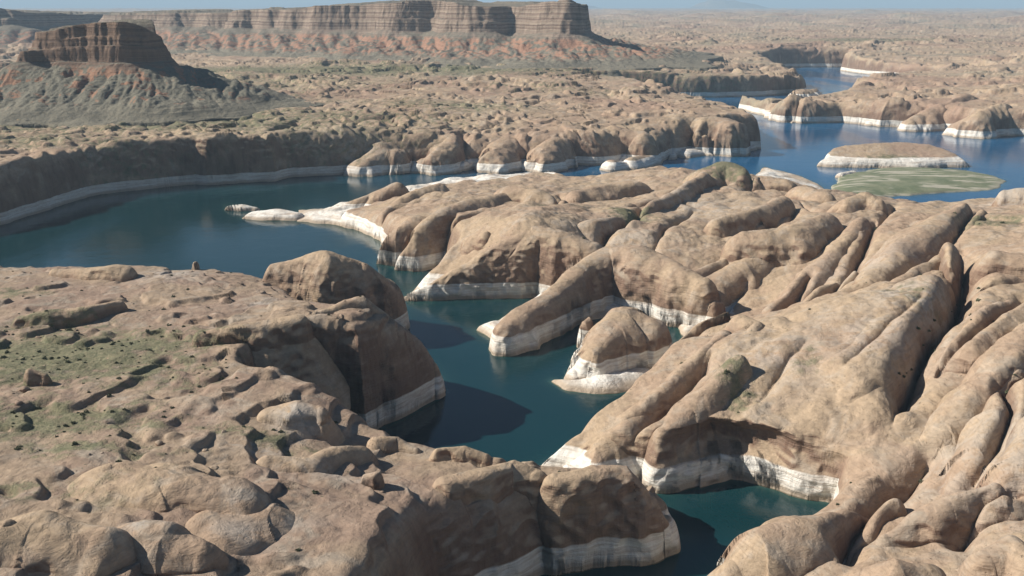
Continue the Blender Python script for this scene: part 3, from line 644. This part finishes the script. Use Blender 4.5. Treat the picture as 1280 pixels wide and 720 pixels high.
    s.lk(c, s.b.inputs['Base Color']); s.b.inputs['Roughness'].default_value = .92
    s.b.inputs['Specular IOR Level'].default_value = .15
    # relief: weathered pits, bedding ledges, joints
    h = s.math('MULTIPLY', s.noise(s.pos, 1 / 11, 7, .58, .4), 2.4)
    h = s.math('ADD', h, s.math('MULTIPLY', lay, s.math('MULTIPLY_ADD', steep, 2.0, .45)))
    h = s.math('ADD', h, s.math('MULTIPLY', st, s.math('MULTIPLY', steep, 1.6)))
    h = s.math('ADD', h, s.math('MULTIPLY', s.ramp(xb, .36, .50), .14))
    h = s.math('SUBTRACT', h, s.math('MULTIPLY', pits, .5))
    h = s.math('ADD', h, s.math('MULTIPLY', s.math('MULTIPLY', vf, s.noise(s.pos, 1 / 2.0, 3, .6)), .9))
    s.bump(h, 1.0, .9)
    return s.m

def table_material(name, foot, ground, cliffs, knobs, talus, kt=.46):
    s = NT(name); z = s.z(); nz = s.nz()
    n1 = s.noise(s.pos, 1 / 160, 4, .6, .5); n2 = s.noise(s.pos, 1 / 40, 5, .65); n3 = s.noise(s.pos, 1 / 11, 5, .7)
    wz = s.math('ADD', z, s.math('MULTIPLY', n1, 14))
    comb = s.t.nodes.new('ShaderNodeCombineXYZ'); s.lk(wz, comb.inputs[2])
    lay = s.noise(comb.outputs[0], .11, 5, .75)
    c = s.mix(s.ramp(lay, .42, .56), cliffs[0], cliffs[1])
    st = s.noise(s.vec(s.pos, (1, 1, .08)), 1 / 16, 5, .65)
    c = s.mul(c, s.math('MULTIPLY_ADD', s.ramp(st, .3, .7), .25, .85))
    top = s.ramp(nz, .80, .93)
    c = s.mix(s.math('MULTIPLY', top, .8), c, talus[0])
    low = s.mix(s.ramp(s.math('ADD', n2, s.math('MULTIPLY', s.ramp(nz, .95, .7), .16)), kt, kt + .10), talus[0], knobs)
    low = s.mul(low, s.math('MULTIPLY_ADD', n3, .6, .70))
    zz = s.math('ADD', z, s.math('MULTIPLY', s.math('SUBTRACT', n2, .5), 40))
    apron = s.mix(s.ramp(n3, .35, .65), talus[0], talus[1])
    low = s.mix(s.ramp(zz, ground + (foot - ground) * .36, ground + (foot - ground) * .20), low, apron)
    c = s.mix(s.ramp(zz, foot - 2, foot - 16), c, low)
    s.lk(c, s.b.inputs['Base Color']); s.b.inputs['Roughness'].default_value = .95
    s.b.inputs['Specular IOR Level'].default_value = .1
    h = s.math('ADD', s.math('MULTIPLY', s.noise(s.pos, 1 / 26, 6, .65), 9), s.math('MULTIPLY', lay, 11))
    h = s.math('ADD', h, s.math('MULTIPLY', st, 2.5))
    s.bump(h, 1.0, .9)
    return s.m

def bar_material():
    s = NT('bar_turf'); z = s.z()
    n = s.noise(s.pos, 1 / 30, 5, .65)
    x = s.noise(s.vec(s.pos, (.22, 1.0, 1.0)), 1 / 16, 3, .55, .3)
    c = s.mix(s.ramp(n, .35, .65), (.12, .145, .075), (.21, .215, .13))
    c = s.mix(s.ramp(x, .53, .60), c, (.40, .37, .28))
    c = s.mix(s.ramp(s.math('ADD', z, s.math('MULTIPLY', n, 4)), 5.2, 2.6), c, (.36, .33, .24))
    s.lk(c, s.b.inputs['Base Color']); s.b.inputs['Roughness'].default_value = .95
    s.bump(s.math('MULTIPLY', s.noise(s.pos, 1 / 3, 4, .6), .8)); return s.m

def water_material():
    s = NT('lake_water')
    sep = s.t.nodes.new('ShaderNodeSeparateXYZ'); s.lk(s.pos, sep.inputs[0])
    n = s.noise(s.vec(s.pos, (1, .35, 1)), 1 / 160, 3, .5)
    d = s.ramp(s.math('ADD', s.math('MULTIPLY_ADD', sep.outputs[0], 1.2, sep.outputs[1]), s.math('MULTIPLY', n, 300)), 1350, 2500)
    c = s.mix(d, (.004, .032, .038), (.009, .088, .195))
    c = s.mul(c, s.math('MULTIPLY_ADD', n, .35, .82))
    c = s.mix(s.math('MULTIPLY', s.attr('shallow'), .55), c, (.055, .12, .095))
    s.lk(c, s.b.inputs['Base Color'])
    wp = s.ramp(s.noise(s.vec(s.pos, (1, .4, 1)), 1 / 240, 4, .55, .8), .42, .62)
    s.lk(s.math('MULTIPLY_ADD', wp, .16, .07), s.b.inputs['Roughness'])
    s.b.inputs['IOR'].default_value = 1.33; s.b.inputs['Specular IOR Level'].default_value = .45
    w = s.math('ADD', s.math('MULTIPLY', s.noise(s.vec(s.pos, (1, .5, 1)), 1 / 3.2, 4, .6), .25), s.math('MULTIPLY', s.noise(s.pos, 1 / 26, 3, .5), .5))
    s.bump(w, 1.0, .55)
    return s.m

MATS = {
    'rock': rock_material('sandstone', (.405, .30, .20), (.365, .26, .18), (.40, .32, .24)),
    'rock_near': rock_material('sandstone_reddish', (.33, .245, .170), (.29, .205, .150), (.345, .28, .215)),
    'butte': table_material('butte_rock', 183, 84, ((.17, .115, .085), (.25, .17, .12)), (.32, .185, .12), ((.185, .17, .13), (.22, .195, .145)), .56),
    'mesa': table_material('mesa_rock', 186, 92, ((.19, .13, .10), (.34, .265, .20)), (.34, .195, .13), ((.19, .17, .13), (.24, .21, .155))),
    'bar': bar_material(),
    'water': water_material(),
}

# ------------------------------------------------------------------ the ground lattice: rings and rays round the camera's foot
QUAL = 1.0
NC = int(1120 * QUAL)
dense = np.linspace(-28.6, 28.6, NC)
side = np.concatenate([np.linspace(28.75, 34, 40), np.linspace(34.5, 60, 36)])
TH = np.radians(np.concatenate([-side[::-1], dense, side]))
NR = int(1800 * QUAL)
R0, R1 = 215.0, 90000.0

class Slice: pass
FK = ['flat', 'X', 'Y', 'r', 'far', 'near', 'wx', 'wy', 'knob', 'fin', 'big', 'fine', 'cut', 'lnoise', 'badl', 'vfar']
def sub(F, r0, r1, c0, c1):
    s = Slice()
    for k in FK:
        v = getattr(F, k)
        setattr(s, k, v[r0:r1, c0:c1] if isinstance(v, np.ndarray) else v)
    return s
def evaluate(F):
    H = np.full(F.X.shape, -60.0); out = []
    for f in FORMS:
        b = f.bb
        m = (F.X > b[0]) & (F.X < b[1]) & (F.Y > b[2]) & (F.Y < b[3])
        rr, cc = np.where(m.any(1))[0], np.where(m.any(0))[0]
        if len(rr) < 2 or len(cc) < 2: out.append(None); continue
        r0, r1, c0, c1 = rr[0], rr[-1] + 1, cc[0], cc[-1] + 1
        h = f.h(sub(F, r0, r1, c0, c1)).astype(np.float32)
        out.append((r0, r1, c0, c1, h))
        H[r0:r1, c0:c1] = np.maximum(H[r0:r1, c0:c1], h)
    return H, out
# pass 1: coarse heights, to put more rings where the ground rises steeply
k1 = 3
th1 = TH[::k1]
n1a, n1b = 1300, 260
ra = np.concatenate([np.exp(np.linspace(math.log(R0), math.log(6500), n1a, endpoint=False)), np.exp(np.linspace(math.log(6500), math.log(R1), n1b))])
Xc, Yc = ra[:, None] * np.sin(th1), ra[:, None] * np.cos(th1)
Fc = Fields(Xc, Yc, fine=False)
Hc_, _ = evaluate(Fc)
Hc_ = np.maximum(Hc_, -6)
dr = np.diff(ra)[:, None]; dh = np.diff(Hc_, axis=0); rm = (0.5 * (ra[1:] + ra[:-1]))[:, None]
dens = (0.42 * dr * (1 + 0 * dh) * np.minimum(1, 1400 / rm) ** .75 + np.where(dh > 0, 1.0, .35) * np.abs(dh)) / rm
dens = np.where((Hc_[1:] < -4) & (Hc_[:-1] < -4), dens * .30, dens)
ker = np.array([1, 2, 3, 2, 1.]); ker /= ker.sum()
pad = np.pad(dens, ((2, 2), (0, 0)), 'edge')
dens = sum(ker[i] * pad[i:i + dens.shape[0]] for i in range(5))
pad = np.pad(dens, ((0, 0), (6, 6)), 'edge')
dens = sum(pad[:, i:i + dens.shape[1]] for i in range(13)) / 13
cdf = np.concatenate([np.zeros((1, dens.shape[1])), np.cumsum(dens, 0)], 0); cdf /= cdf[-1]
u = np.linspace(0, 1, NR)
Rc = np.stack([np.interp(u, cdf[:, j], np.log(ra)) for j in range(cdf.shape[1])], 1)
idx = np.interp(np.arange(len(TH)), np.arange(len(TH))[::k1], np.arange(len(th1)))
i0 = np.clip(idx.astype(int), 0, len(th1) - 2); fr = idx - i0
RR = np.exp(Rc[:, i0] * (1 - fr) + Rc[:, i0 + 1] * fr)
X, Y = RR * np.sin(TH), RR * np.cos(TH)
print('pass1 %.1fs' % (time.time() - T0))
F = Fields(X, Y)
H, parts = evaluate(F)
print('heights %.1fs' % (time.time() - T0))
def patch(lst, X, Y):
    o = np.zeros(X.shape, np.float32)
    for px, py, z, a, b, k in lst:
        x0, y0 = P(px, py, z)
        q = ((X - x0) / a) ** 2 + ((Y - y0) / b) ** 2
        m = q < 4
        o[m] = np.maximum(o[m], k * np.exp(-q[m] * .9))
    return o
vegA, paleA = patch(VEG, X, Y), patch(PALE, X, Y)
vegA = np.maximum(vegA, (F.far * .16 * smooth(0.0, .5, F.big)).astype(np.float32))

# sideways relief of the steep walls: hollows and bulges (same field for every form, so neighbours stay joined)
def shove(X, Y, Z, F):
    n = (2.2 * billow(X / 16 + Z / 30, Z / 13, 61) + 1.0 * perlin(X / 6, Z / 5, 62)) * F.near
    n = n + F.far * 5 * billow(X / 45, Z / 40, 63)
    return n
def make_mesh(name, r0, c0, verts, faces, veg, pale, mat, origin):
    me = bpy.data.meshes.new(name)
    nv, nf = len(verts), len(faces)
    me.vertices.add(nv); me.vertices.foreach_set('co', (verts - origin).astype(np.float32).ravel())
    me.loops.add(nf * 4); me.loops.foreach_set('vertex_index', faces.astype(np.int32).ravel())
    me.polygons.add(nf)
    me.polygons.foreach_set('loop_start', np.arange(0, nf * 4, 4, dtype=np.int32))
    me.polygons.foreach_set('loop_total', np.full(nf, 4, np.int32))
    me.polygons.foreach_set('use_smooth', np.ones(nf, bool))
    for k, a in (('veg', veg), ('pale', pale)):
        if a is not None:
            at = me.attributes.new(k, 'FLOAT', 'POINT'); at.data.foreach_set('value', a.astype(np.float32))
    me.update(); me.validate()
    me.materials.append(mat)
    o = bpy.data.objects.new(name, me); o.location = tuple(origin)
    scene.collection.objects.link(o)
    return o
# hollows under the cliff tops: (px, py, z, radius, from height, to height, depth)
UNDER = [(885, 570, 20, 26, 17, 38, 11), (935, 570, 20, 26, 17, 40, 8), (990, 585, 20, 24, 17, 38, 5), (720, 380, 20, 26, 16, 54, 6), (560, 300, 30, 26, 18, 56, 8)]
def steepness(H, X, Y):
    gy = np.zeros_like(H); d = np.hypot(X[2:] - X[:-2], Y[2:] - Y[:-2])
    gy[1:-1] = (H[2:] - H[:-2]) / d
    return gy
for f, pt in zip(FORMS, parts):
    if pt is None: print('EMPTY', f.kw['label']); continue
    r0, r1, c0, c1, h = pt
    Hs = H[r0:r1, c0:c1]
    tol = 1.2 + 0.0035 * F.r[r0:r1, c0:c1]
    h = np.maximum(h, -7)
    keep = (h >= Hs - .3)
    q = (keep[:-1, :-1] | keep[1:, :-1] | keep[:-1, 1:] | keep[1:, 1:])
    q = q & (np.maximum(np.maximum(h[:-1, :-1], h[1:, 1:]), np.maximum(h[1:, :-1], h[:-1, 1:])) > -.6)
    if q.sum() < 4: print('HIDDEN', f.kw['label']); continue
    nR, nC = h.shape
    ids = np.arange(nR * nC).reshape(nR, nC)
    a, b, c, d = ids[:-1, :-1][q], ids[:-1, 1:][q], ids[1:, 1:][q], ids[1:, :-1][q]
    faces = np.stack([a, b, c, d], 1)
    used, inv = np.unique(faces, return_inverse=True)
    faces = inv.reshape(faces.shape)
    Xs, Ys = X[r0:r1, c0:c1], Y[r0:r1, c0:c1]
    g = np.clip(steepness(Hs, Xs, Ys), 0, 3)
    nrm = smooth(.7, 2.0, g) * (Hs > 2)
    sv = shove(Xs, Ys, h, sub(F, r0, r1, c0, c1)) * nrm
    for ux, uy, uz, rad, z0, z1, dep in UNDER:
        x0, y0 = P(ux, uy, uz)
        w = np.exp(-(((Xs - x0) ** 2 + (Ys - y0) ** 2) / rad ** 2) ** 2)
        if w.max() < .05: continue
        sv = sv + w * dep * np.clip(np.sin(np.pi * np.clip((h - z0) / (z1 - z0), 0, 1)), 0, 1) ** .7
    V = np.stack([Xs, Ys + sv, h], -1).reshape(-1, 3)[used].astype(np.float64)
    org = np.array([V[:, 0].mean(), V[:, 1].mean(), 0.0]) if f.name != 'terrain' else np.zeros(3)
    o = make_mesh(f.name, r0, c0, V, faces, vegA[r0:r1, c0:c1].ravel()[used], paleA[r0:r1, c0:c1].ravel()[used], MATS[f.kw['mat']], org)
    if f.kw.get('kind'): o['kind'] = f.kw['kind']
    else:
        o['label'] = f.kw['label']; o['category'] = f.kw['cat']
        if f.kw.get('group'): o['group'] = f.kw['group']
print('meshes %.1fs' % (time.time() - T0))

# ------------------------------------------------------------------ loose boulders and shrubs on the near ground
rng = np.random.default_rng(7)
def blob_mesh(name, seed, flat, mat, leafy=False):
    import bmesh
    bm = bmesh.new()
    r = np.random.default_rng(seed)
    if not leafy:
        bmesh.ops.create_icosphere(bm, subdivisions=3, radius=1.0)
        cut_n = [mathutils.Vector(r.normal(size=3)).normalized() for _ in range(7)]
        for v in bm.verts:
            n = v.co.normalized(); k = 1.0
            for c in cut_n:
                d = n.dot(c)
                if d > .72: k = min(k, .72 / d)
            v.co = n * k * (1 + .07 * float(perlin(np.array([n.x * 2.3 + seed]), np.array([n.y * 2.3 + n.z]), 5)[0]))
            v.co.z *= flat
    else:
        for i in range(90):
            a, e = r.uniform(0, 2 * math.pi), math.asin(r.uniform(-.1, 1))
            R_ = r.uniform(.55, 1.0) * (1 + .25 * math.sin(3 * a + seed))
            c = mathutils.Vector((math.cos(a) * math.cos(e) * R_, math.sin(a) * math.cos(e) * R_, .75 * math.sin(e) * R_ + .1))
            t1 = mathutils.Vector(r.normal(size=3)).normalized() * .26; t2 = mathutils.Vector(r.normal(size=3)).normalized() * .26
            bm.faces.new([bm.verts.new(c - t1), bm.verts.new(c + t2), bm.verts.new(c + t1 * 1.1), bm.verts.new(c - t2)])
    me = bpy.data.meshes.new(name); bm.to_mesh(me); bm.free()
    if not leafy:
        for p in me.polygons: p.use_smooth = True
        me.attributes.new('veg', 'FLOAT', 'POINT'); me.attributes.new('pale', 'FLOAT', 'POINT')
    me.materials.append(mat); return me
lf = NT('shrub_leaves'); lf.b.inputs['Roughness'].default_value = .9
lf.lk(lf.mix(lf.noise(lf.pos, .7, 2), (.055, .07, .035), (.11, .115, .06)), lf.b.inputs['Base Color'])
bould = [blob_mesh('boulder', i, .6 + .1 * i, MATS['rock_near']) for i in range(4)]
bush = [blob_mesh('shrub', i, 1, lf.m, True) for i in range(3)]
flat_ok = np.abs(steepness(H, X, Y)) < .35
def scatter(n, cond, prob):
    "points of the ground lattice, chosen evenly over its area"
    area = F.r ** 1.0 * np.gradient(RR, axis=0)
    w = np.where(cond, area * prob, 0).ravel(); w = w / w.sum()
    k = rng.choice(w.size, n, replace=False, p=w)
    return np.stack([X.ravel()[k], Y.ravel()[k], H.ravel()[k]], 1)
PX = 640 + FPX * X / (Y * CP + (HC - H) * SP)
PY = 360 - FPX * ((H - HC) * CP + Y * SP) / (Y * CP + (HC - H) * SP)
inview = (PX > 4) & (PX < 1276) & (PY < 716) & (F.r < 1150)
leftbank = inview & (PX < 480) & (PY > 335) & (H > 40)
def put_many(pts, meshes, name, label, cat, group, smin, smax, sink):
    for i, (x, y, z) in enumerate(pts):
        o = bpy.data.objects.new(name, meshes[i % len(meshes)])
        sc = smin + (smax - smin) * rng.random() ** 2.5
        o.scale = (sc * rng.uniform(.8, 1.2), sc * rng.uniform(.8, 1.2), sc * rng.uniform(.8, 1.1))
        o.rotation_euler = (0, 0, rng.uniform(0, 6.28)); o.location = (x, y, z - sink * sc)
        scene.collection.objects.link(o)
        o['label'] = label; o['category'] = cat; o['group'] = group
put_many(scatter(45, leftbank & flat_ok, .15 + smooth(0, .4, F.big)), bould, 'boulder', 'small loose tan boulder strewn on the near plateau', 'boulder', 'loose boulders strewn on the near plateau', .9, 3.6, .15)
put_many(scatter(200, leftbank & flat_ok, .08 + vegA ** 1.3 * 2), bush, 'shrub', 'tiny grey-green desert shrub dotting the near left plateau', 'shrub', 'desert shrubs of the near plateau', .7, 1.9, .05)
put_many(scatter(70, inview & ~leftbank & (PX > 560) & (H > 24) & (F.big > -.1), .05 + 2 * smooth(3, 10, F.cut) + vegA * 2), bush, 'shrub', 'tiny dark green shrub rooted in the joints of the right bank', 'shrub', 'shrubs in the joints of the right bank', .9, 2.3, .05)

# ------------------------------------------------------------------ water and air
def quad_obj(name, co, faces, mat, kind=None):
    me = bpy.data.meshes.new(name); me.from_pydata(co, [], faces); me.update()
    if mat: me.materials.append(mat)
    o = bpy.data.objects.new(name, me); scene.collection.objects.link(o)
    if kind: o['kind'] = kind
    return o
xs_, ys_, hs_ = X[::3, ::3], Y[::3, ::3], H[::3, ::3]
ids = np.arange(xs_.size).reshape(xs_.shape)
wet = hs_ < 6
q = wet[:-1, :-1] | wet[1:, 1:] | wet[1:, :-1] | wet[:-1, 1:]
fc = np.stack([ids[:-1, :-1][q], ids[:-1, 1:][q], ids[1:, 1:][q], ids[1:, :-1][q]], 1)
used, inv = np.unique(fc, return_inverse=True)
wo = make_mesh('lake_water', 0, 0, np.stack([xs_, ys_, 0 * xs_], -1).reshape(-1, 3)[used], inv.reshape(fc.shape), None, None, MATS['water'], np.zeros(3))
at = wo.data.attributes.new('shallow', 'FLOAT', 'POINT')
at.data.foreach_set('value', np.exp(np.clip(hs_, -60, 0) / 4.5).ravel()[used].astype(np.float32))
wo['kind'] = 'structure'
hz = bpy.data.materials.new('air_haze'); hz.use_nodes = True
hz.node_tree.nodes.clear()
pv = hz.node_tree.nodes.new('ShaderNodeVolumePrincipled'); ot = hz.node_tree.nodes.new('ShaderNodeOutputMaterial')
pv.inputs['Color'].default_value = (.60, .82, 1.0, 1); pv.inputs['Density'].default_value = HAZE_D = 3.4e-5
pv.inputs['Anisotropy'].default_value = .0
hz.node_tree.links.new(pv.outputs[0], ot.inputs['Volume'])
bx = [(x, y, z) for z in (-62, 760) for y in (-900, 99000) for x in (-99000, 99000)]
quad_obj('haze', bx, [(0, 2, 3, 1), (4, 5, 7, 6), (0, 1, 5, 4), (1, 3, 7, 5), (3, 2, 6, 7), (2, 0, 4, 6)], hz, 'stuff')

# ------------------------------------------------------------------ far mountains on the horizon
def mountain(label, prof, Y, depth):
    xs = [p[0] for p in prof]; ys = [p[1] for p in prof]
    nx, nd = 160, 30
    px = np.linspace(xs[0], xs[-1], nx); py = np.interp(px, xs, ys)
    V = []
    for j in range(nd):
        t = j / (nd - 1); s_ = math.sin(math.pi * t) ** .8
        for i in range(nx):
            x, y, z = PD(px[i], py[i], Y)
            zb = 60.0
            nn = float(perlin(np.array([px[i] / 9.0]), np.array([t * 7.0]), 77)[0])
            V.append((x, y - depth / 2 + depth * t, zb + (z - zb) * max(0, s_) * (1 + .18 * nn * (1 - abs(2 * t - 1)))))
    faces = [(j * nx + i, j * nx + i + 1, (j + 1) * nx + i + 1, (j + 1) * nx + i) for j in range(nd - 1) for i in range(nx - 1)]
    o = quad_obj('mountain', V, faces, MATS['mesa'])
    o['label'] = label; o['category'] = 'mountain'; o['group'] = 'mountains on the horizon'
    for p in o.data.polygons: p.use_smooth = True
mountain('faint blue mountain peak on the horizon beyond the mesa end', [(850, 14), (872, 8), (882, 2), (893, -1), (905, 0), (922, 2), (940, 6), (960, 12)], 52000, 9000)
mountain('low faint mountain just beside the mesa cliff end', [(722, 10), (733, 6), (745, 9), (760, 12)], 52000, 6000)
print('done %.1fs' % (time.time() - T0))
